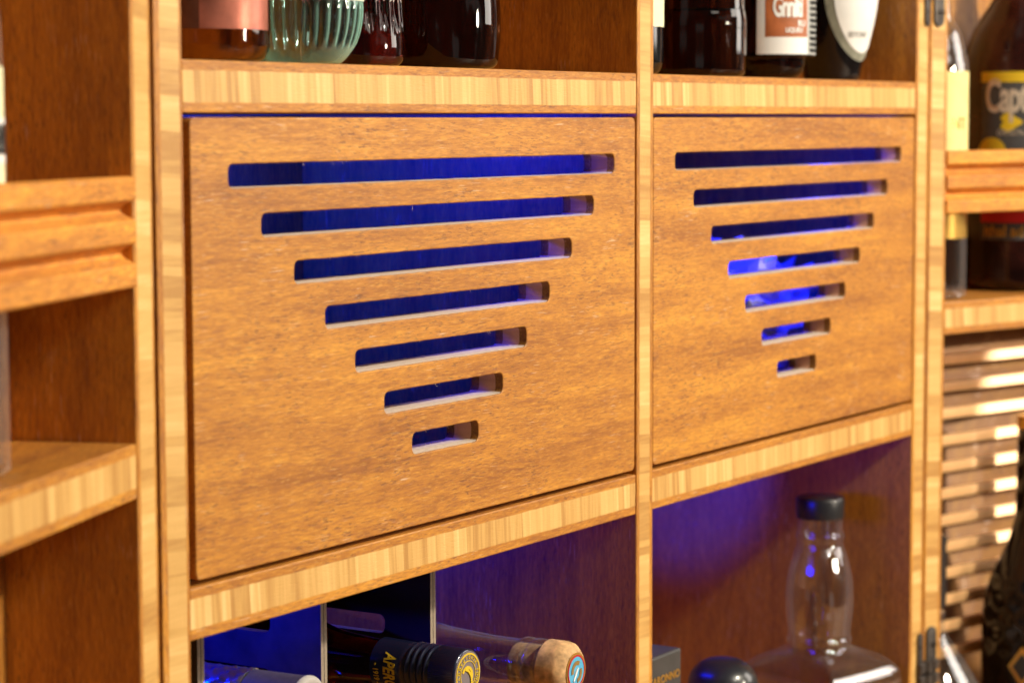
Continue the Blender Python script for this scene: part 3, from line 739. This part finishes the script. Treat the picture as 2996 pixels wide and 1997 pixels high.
# wine bottle with foil neck, lying lower left
b = lying('foil_necked_bottle', 'bottle with wrinkled foil neck and grey capsule ring, lying at the far left', .1230, .0184, -.3245)
lathe('capsule', P([(0, .0005), (0, .0118), (.0006, .0122), (.0010, .0150), (.0022, .0157), (.0035, .0155), (.0385, .0150), (.039, .0012)]), plain('grey_capsule', (.085, .072, .07), .6, noise=.1, nscale=300), b, 56)
lathe('capsule_rim', P([(-.0008, .0118), (-.0014, .0128), (-.0012, .0146), (.0006, .0160), (.0020, .0160), (.0022, .0118)]), plain('white_rim', (.55, .52, .50), .45), b, 56)
rn = random.Random(4); ph = [rn.uniform(0, 6) for _ in range(6)]
def crink(r, z, t): return r+.0007*abs(((t*3+z*190+ph[0]) % 2)-1)-.0006*abs(((t*2-z*330+ph[1]) % 2)-1)+.0004*sin(t*7+z*500)
lathe('foil_neck', P([(.0392, .001)]+[(.0393+.0022*k, .0152-.00004*k) for k in range(34)]+[(.115, .001)]), M['foil'], b, 90, rad=crink, sharp=20)
lathe('glass_body', smoothprof(P([(.1155, .015), (.13, .021), (.16, .034), (.18, .038), (.235, .038), (.238, .03)]), 4), M['black'], b, 48)

# ---- lower right bay
FL = -.6148
x, y = .8880, .0600
b = place('square_bottle', 'empty clear square bottle with bulging neck and black screw cap, lower right bay', x, y, FL, group=None)
zt = -.3135-FL
a45 = facing(x, y)+radians(8)
def sq(r, z, t):
    k = smooth01((zt-.1250-z)/.008)
    if k <= 0: return r
    d = (t-a45) % (pi/2)-pi/4
    s = 1/max(cos(d), .72)      # square outline
    return r*((1-k)+k*s*.86)
Zt = lambda s: zt-s
outp = [(.020, .0005), (.045, .0010), (.0555, .004), (.058, .012), (.058, .05), (.058, Zt(.185)), (.058, Zt(.165)), (.0572, Zt(.150)), (.0535, Zt(.1425)), (.045, Zt(.1355)), (.0345, Zt(.1295)), (.0262, Zt(.1250)), (.0268, Zt(.119)), (.0252, Zt(.115)), (.0268, Zt(.100)), (.0276, Zt(.086)), (.0262, Zt(.066)), (.0215, Zt(.048)), (.0186, Zt(.040)), (.0188, Zt(.036)), (.0200, Zt(.034)), (.0196, Zt(.031)), (.0182, Zt(.028)), (.0178, Zt(.006))]
outp = smoothprof(outp, 5)
inp = smoothprof([(.018, .008), (.045, .009), (.052, .014), (.0545, .05), (.0550, Zt(.185)), (.0550, Zt(.167)), (.0545, Zt(.153)), (.0505, Zt(.1455)), (.042, Zt(.1385)), (.031, Zt(.1325)), (.0225, Zt(.1275)), (.0220, Zt(.116)), (.0236, Zt(.100)), (.0244, Zt(.086)), (.0230, Zt(.066)), (.0183, Zt(.048)), (.0155, Zt(.040)), (.0152, Zt(.007))], 5)
shell('glass_body', outp, inp, M['glass'], b, 112, rad=sq, sharp=60)
def capk(r, z, t): return r-(.0002*(1-abs(cos(t*36))) if r > .0195 else 0)
lathe('screw_cap', [(.001, Zt(.0176)), (.0198, Zt(.0176)), (.0200, Zt(.0165)), (.0200, Zt(.0022)), (.0193, Zt(.0006)), (.0180, Zt(0)), (.001, Zt(0))], M['cap_black'], b, 216, rad=capk)
label('front_label', lambda z: .0505, a45+radians(5), a45+radians(60), .03, .10, M['ink'], b)
lathe('whiskey', smoothprof([(.018, .0085), (.044, .0095), (.051, .0145), (.0535, .03), (.0535, .035), (.001, .0351)], 4), M['amber'], b, 112, rad=sq)
# decanter with black ball stopper
x, y = .6620, .0350
b = place('stopper_decanter', 'low dark decanter with a glossy black rounded stopper beside the square bottle', x, y, FL, group=None)
zb = -.4275-FL
lathe('stopper', smoothprof([(.001, zb-.020), (.012, zb-.019), (.021, zb-.014), (.0265, zb-.004), (.0268, zb+.004), (.0235, zb+.014), (.016, zb+.021), (.008, zb+.0236), (.0003, zb+.0242)], 6), M['cap_black'], b, 72, sharp=90)
lathe('glass_body', smoothprof([(.03, .001), (.046, .002), (.052, .02), (.050, .07), (.03, .11), (.014, .13), (.0135, zb-.016), (.016, zb-.0155)], 5), M['dark'], b, 64)
# carton with gold letters
b = empty('carton', 'dark grey carton with gold capital letters behind the middle post, lower right bay', 'box', (.5270, .055, FL))
hgt = -.3755-FL; hx, hy = .0382, .036
board('box', -hx, hx, -hy, hy, 0, hgt, M['carton'], b, bevel=.0016)
flat_text('box_text', 'DISARONNO', .0078, M['gold'], b, Matrix.Translation((hx-.003, -hy-.0004, hgt-.0175)) @ Matrix.Rotation(pi/2, 4, 'X'), sx=1.15, bold=.0002, align='RIGHT')

# ---- left wing
p0 = WL(-.1515, .0400, -.1568); tf = facing(p0.x, p0.y)
b = place('clear_bottle', 'clear bottle with pale yellow label at the left edge behind the rail', p0.x, p0.y, p0.z, group='bottles standing in the wings')
shell('glass_body', smoothprof([(.02, .0005), (.0245, .001), (.0267, .005), (.0271, .012), (.0271, .10), (.0271, .19), (.023, .215), (.0145, .235), (.014, .29)], 5),
      smoothprof([(.015, .008), (.022, .009), (.0245, .014), (.0247, .10), (.0247, .188), (.020, .212), (.0115, .233), (.011, .285)], 5), M['glass'], b, 64)
label('front_label', .0271, tf-radians(60), tf+radians(89), .085, .1780, M['straw'], b, seg=40)
label('label_panel', .0271, tf+radians(30), tf+radians(88), .1365, .1560, M['white'], b, off=.0006)
for k in range(3): wrap_text('label_text', 'NO.', .018, .0271, tf+radians(56+k*12), .1462, M['ink'], b, off=.0008, sx=.35, bold=.0003)
lathe('cap', [(.001, .286), (.015, .287), (.0155, .31), (.001, .311)], M['cap_black'], b, 40)

# ---- right wing bottles on the shelf
def wplace(name, lab, u, v_, z): 
    q = WR(u, v_, z); return place(name, lab, q.x, q.y, q.z, group='bottles standing in the wings'), facing(q.x, q.y)
b, tf = wplace('yellow_label_bottle', 'clear bottle with pale yellow label half hidden behind the right wing post', .0580, .0430, -.1563)
shell('glass_body', smoothprof([(.02, .0005), (.027, .001), (.0292, .005), (.0300, .012), (.0300, .10), (.0300, .19), (.0285, .207), (.0235, .228), (.015, .245), (.014, .29)], 5),
      smoothprof([(.015, .008), (.024, .009), (.027, .014), (.0272, .10), (.0272, .188), (.0258, .205), (.021, .225), (.0115, .243), (.011, .285)], 5), M['glass'], b, 64)
label('front_label', .0300, tf-radians(40), tf+radians(88), .085, .195, M['pale_yellow'], b, seg=40)
label('lower_label', .0300, tf-radians(40), tf+radians(88), .0525, .084, M['gold'], b, seg=40)
wrap_text('label_text', 'NT', .014, .0300, tf+radians(48), .150, M['gold'], b, off=.0007, sx=.9, bold=.0002)
wrap_text('label_text', '1 L', .008, .0300, tf+radians(58), .118, M['gold'], b, off=.0007, sx=.9)
lathe('cap', [(.001, .286), (.015, .287), (.0155, .31), (.001, .311)], M['cap_black'], b, 40)
b, tf = wplace('rum_bottle', 'large dark rum bottle with charcoal and gold label at the right edge', .2124, .0670, -.1563)
Rm = .0540
prof = smoothprof([(.035, .0005), (.048, .001), (.0530, .006), (Rm, .014), (Rm, .06), (Rm, .12), (Rm, .185), (.0515, .208), (.042, .235), (.026, .262), (.0165, .285), (.0155, .33)], 6)
lathe('glass_body', prof, M['rum'], b, 96)
Rf = lambda z: Rm
label('front_label', Rm, tf-radians(37), tf+radians(60), .092, .1865, M['charcoal'], b, seg=48)
label('label_band', Rm, tf-radians(38), tf+radians(60), .1870, .1962, M['yellow'], b, off=.0007, seg=48)
label('lower_label', Rm, tf-radians(37), tf+radians(60), .0618, .076, M['red'], b, seg=48)
label('lower_label', Rm, tf-radians(37), tf+radians(60), .0465, .0612, M['charcoal'], b, seg=48)
wrap_text('label_text', 'Captain', .040, Rm, tf-radians(33), .1735, M['silver_ink'], b, off=.0008, sx=.52, bold=.0012, align='LEFT', spacing=.92)
wrap_text('label_text', 'ithal ad', .014, Rm, tf-radians(33), .0540, M['gold'], b, off=.0008, sx=.9, bold=.0003, align='LEFT')
wrap_text('label_text', 'ORIGINAL', .0075, Rm, tf-radians(21), .1420, M['silver_ink'], b, off=.0008, sx=.8, align='LEFT', spacing=1.2)
blob_label('label_emblem', Rf, tf-radians(8), .1515, [(radians(9*cos(a))*(1+.25*cos(5*a)), .0075*sin(a)*(1+.3*cos(3*a))) for a in [2*pi*k/40 for k in range(40)]], M['yellow'], b, off=.0008)
blob_label('label_emblem', Rf, tf-radians(26), .1250, [(radians(14)*cos(2*pi*k/40), .0130*sin(2*pi*k/40)) for k in range(40)], M['yellow'], b, off=.0009)
blob_label('label_ribbon', Rf, tf+radians(4), .1260, [(radians(-14), -.012), (radians(-12), -.016), (radians(16), .006), (radians(14), .011)], M['gold'], b, off=.0007, rings=6)
lathe('cap', [(.001, .328), (.017, .329), (.0175, .35), (.001, .351)], M['cap_black'], b, 40)

# ---- right wing, in front of the slats: clear bottle and textured dark bottle
b, tf = wplace('capsuled_clear_bottle', 'clear shouldered bottle with dark capsule beside the right wing post foot', .0698, .0460, -.6138)
zc = lambda z: z+.6138
shell('glass_body', smoothprof([(.03, .0005), (.041, .001), (.0445, .006), (.0450, .02), (.0450, zc(-.525)), (.0430, zc(-.505)), (.034, zc(-.487)), (.020, zc(-.466)), (.0115, zc(-.452)), (.0108, zc(-.434))], 6),
      smoothprof([(.025, .008), (.038, .009), (.041, .014), (.0420, zc(-.53)), (.040, zc(-.508)), (.031, zc(-.490)), (.0165, zc(-.468)), (.0085, zc(-.454)), (.008, zc(-.435))], 6), M['glass'], b, 72)
lathe('capsule', [(.001, zc(-.4299)), (.0116, zc(-.4298)), (.0122, zc(-.42)), (.0118, zc(-.375)), (.0125, zc(-.373)), (.0125, zc(-.366)), (.001, zc(-.365))], M['cap_black'], b, 48)
b, tf = wplace('textured_bottle', 'tall black bottle with dimpled glass and gold diamond label, right edge', .2145, .0465, -.6138)
prof = smoothprof([(.03, .0005), (.041, .001), (.0445, .006), (.045, .02), (.045, .10), (.045, zc(-.475)), (.0440, zc(-.450)), (.037, zc(-.422)), (.027, zc(-.400)), (.0200, zc(-.382)), (.0160, zc(-.360)), (.0150, zc(-.31)), (.0146, zc(-.284))], 8)
def dimple(r, z, t):
    k = smooth01((zc(-.405)-z)/.02)
    row = z/.0145; return r-.0009*k*(.5+.5*cos(2*pi*row))*(.5+.5*cos(t*14+pi*int(row+.5)))*2
lathe('glass_body', prof, M['gloss'], b, 168, rad=dimple, sharp=70)
lathe('cap', [(.001, zc(-.2838)), (.0154, zc(-.2837)), (.0156, zc(-.272)), (.001, zc(-.2715))], M['gold'], b, 40)
blob_label('front_label', lambda z: .0455, tf-radians(9), zc(-.497), [(radians(16), 0), (0, .019), (radians(-16), 0), (0, -.019)], M['gold'], b, off=.0012)
blob_label('label_panel', lambda z: .0455, tf-radians(9), zc(-.497), [(radians(11), 0), (0, .013), (radians(-11), 0), (0, -.013)], M['ink'], b, off=.0018)

# ------------------------------------------------------------------ setting
def plane(name, pts, mat):
    o = mesh(name, pts, [(0, 1, 2, 3)], mat, None, smooth=False); o['kind'] = 'structure'; return o
plane('wall', [(-3, .34, -1.6), (4, .34, -1.6), (4, .34, 2.2), (-3, .34, 2.2)], M['wall'])

cv = [(-3, -.9, -.700), (4, -.9, -.700), (4, .335, -.700), (-3, .335, -.700)]
o = mesh('counter_top', [(x, y, z+d) for d in (0, .058) for x, y, z in cv], BF, wood('counter_wood', 'x', seed=31., tone=.5), None, smooth=False); o['kind'] = 'structure'
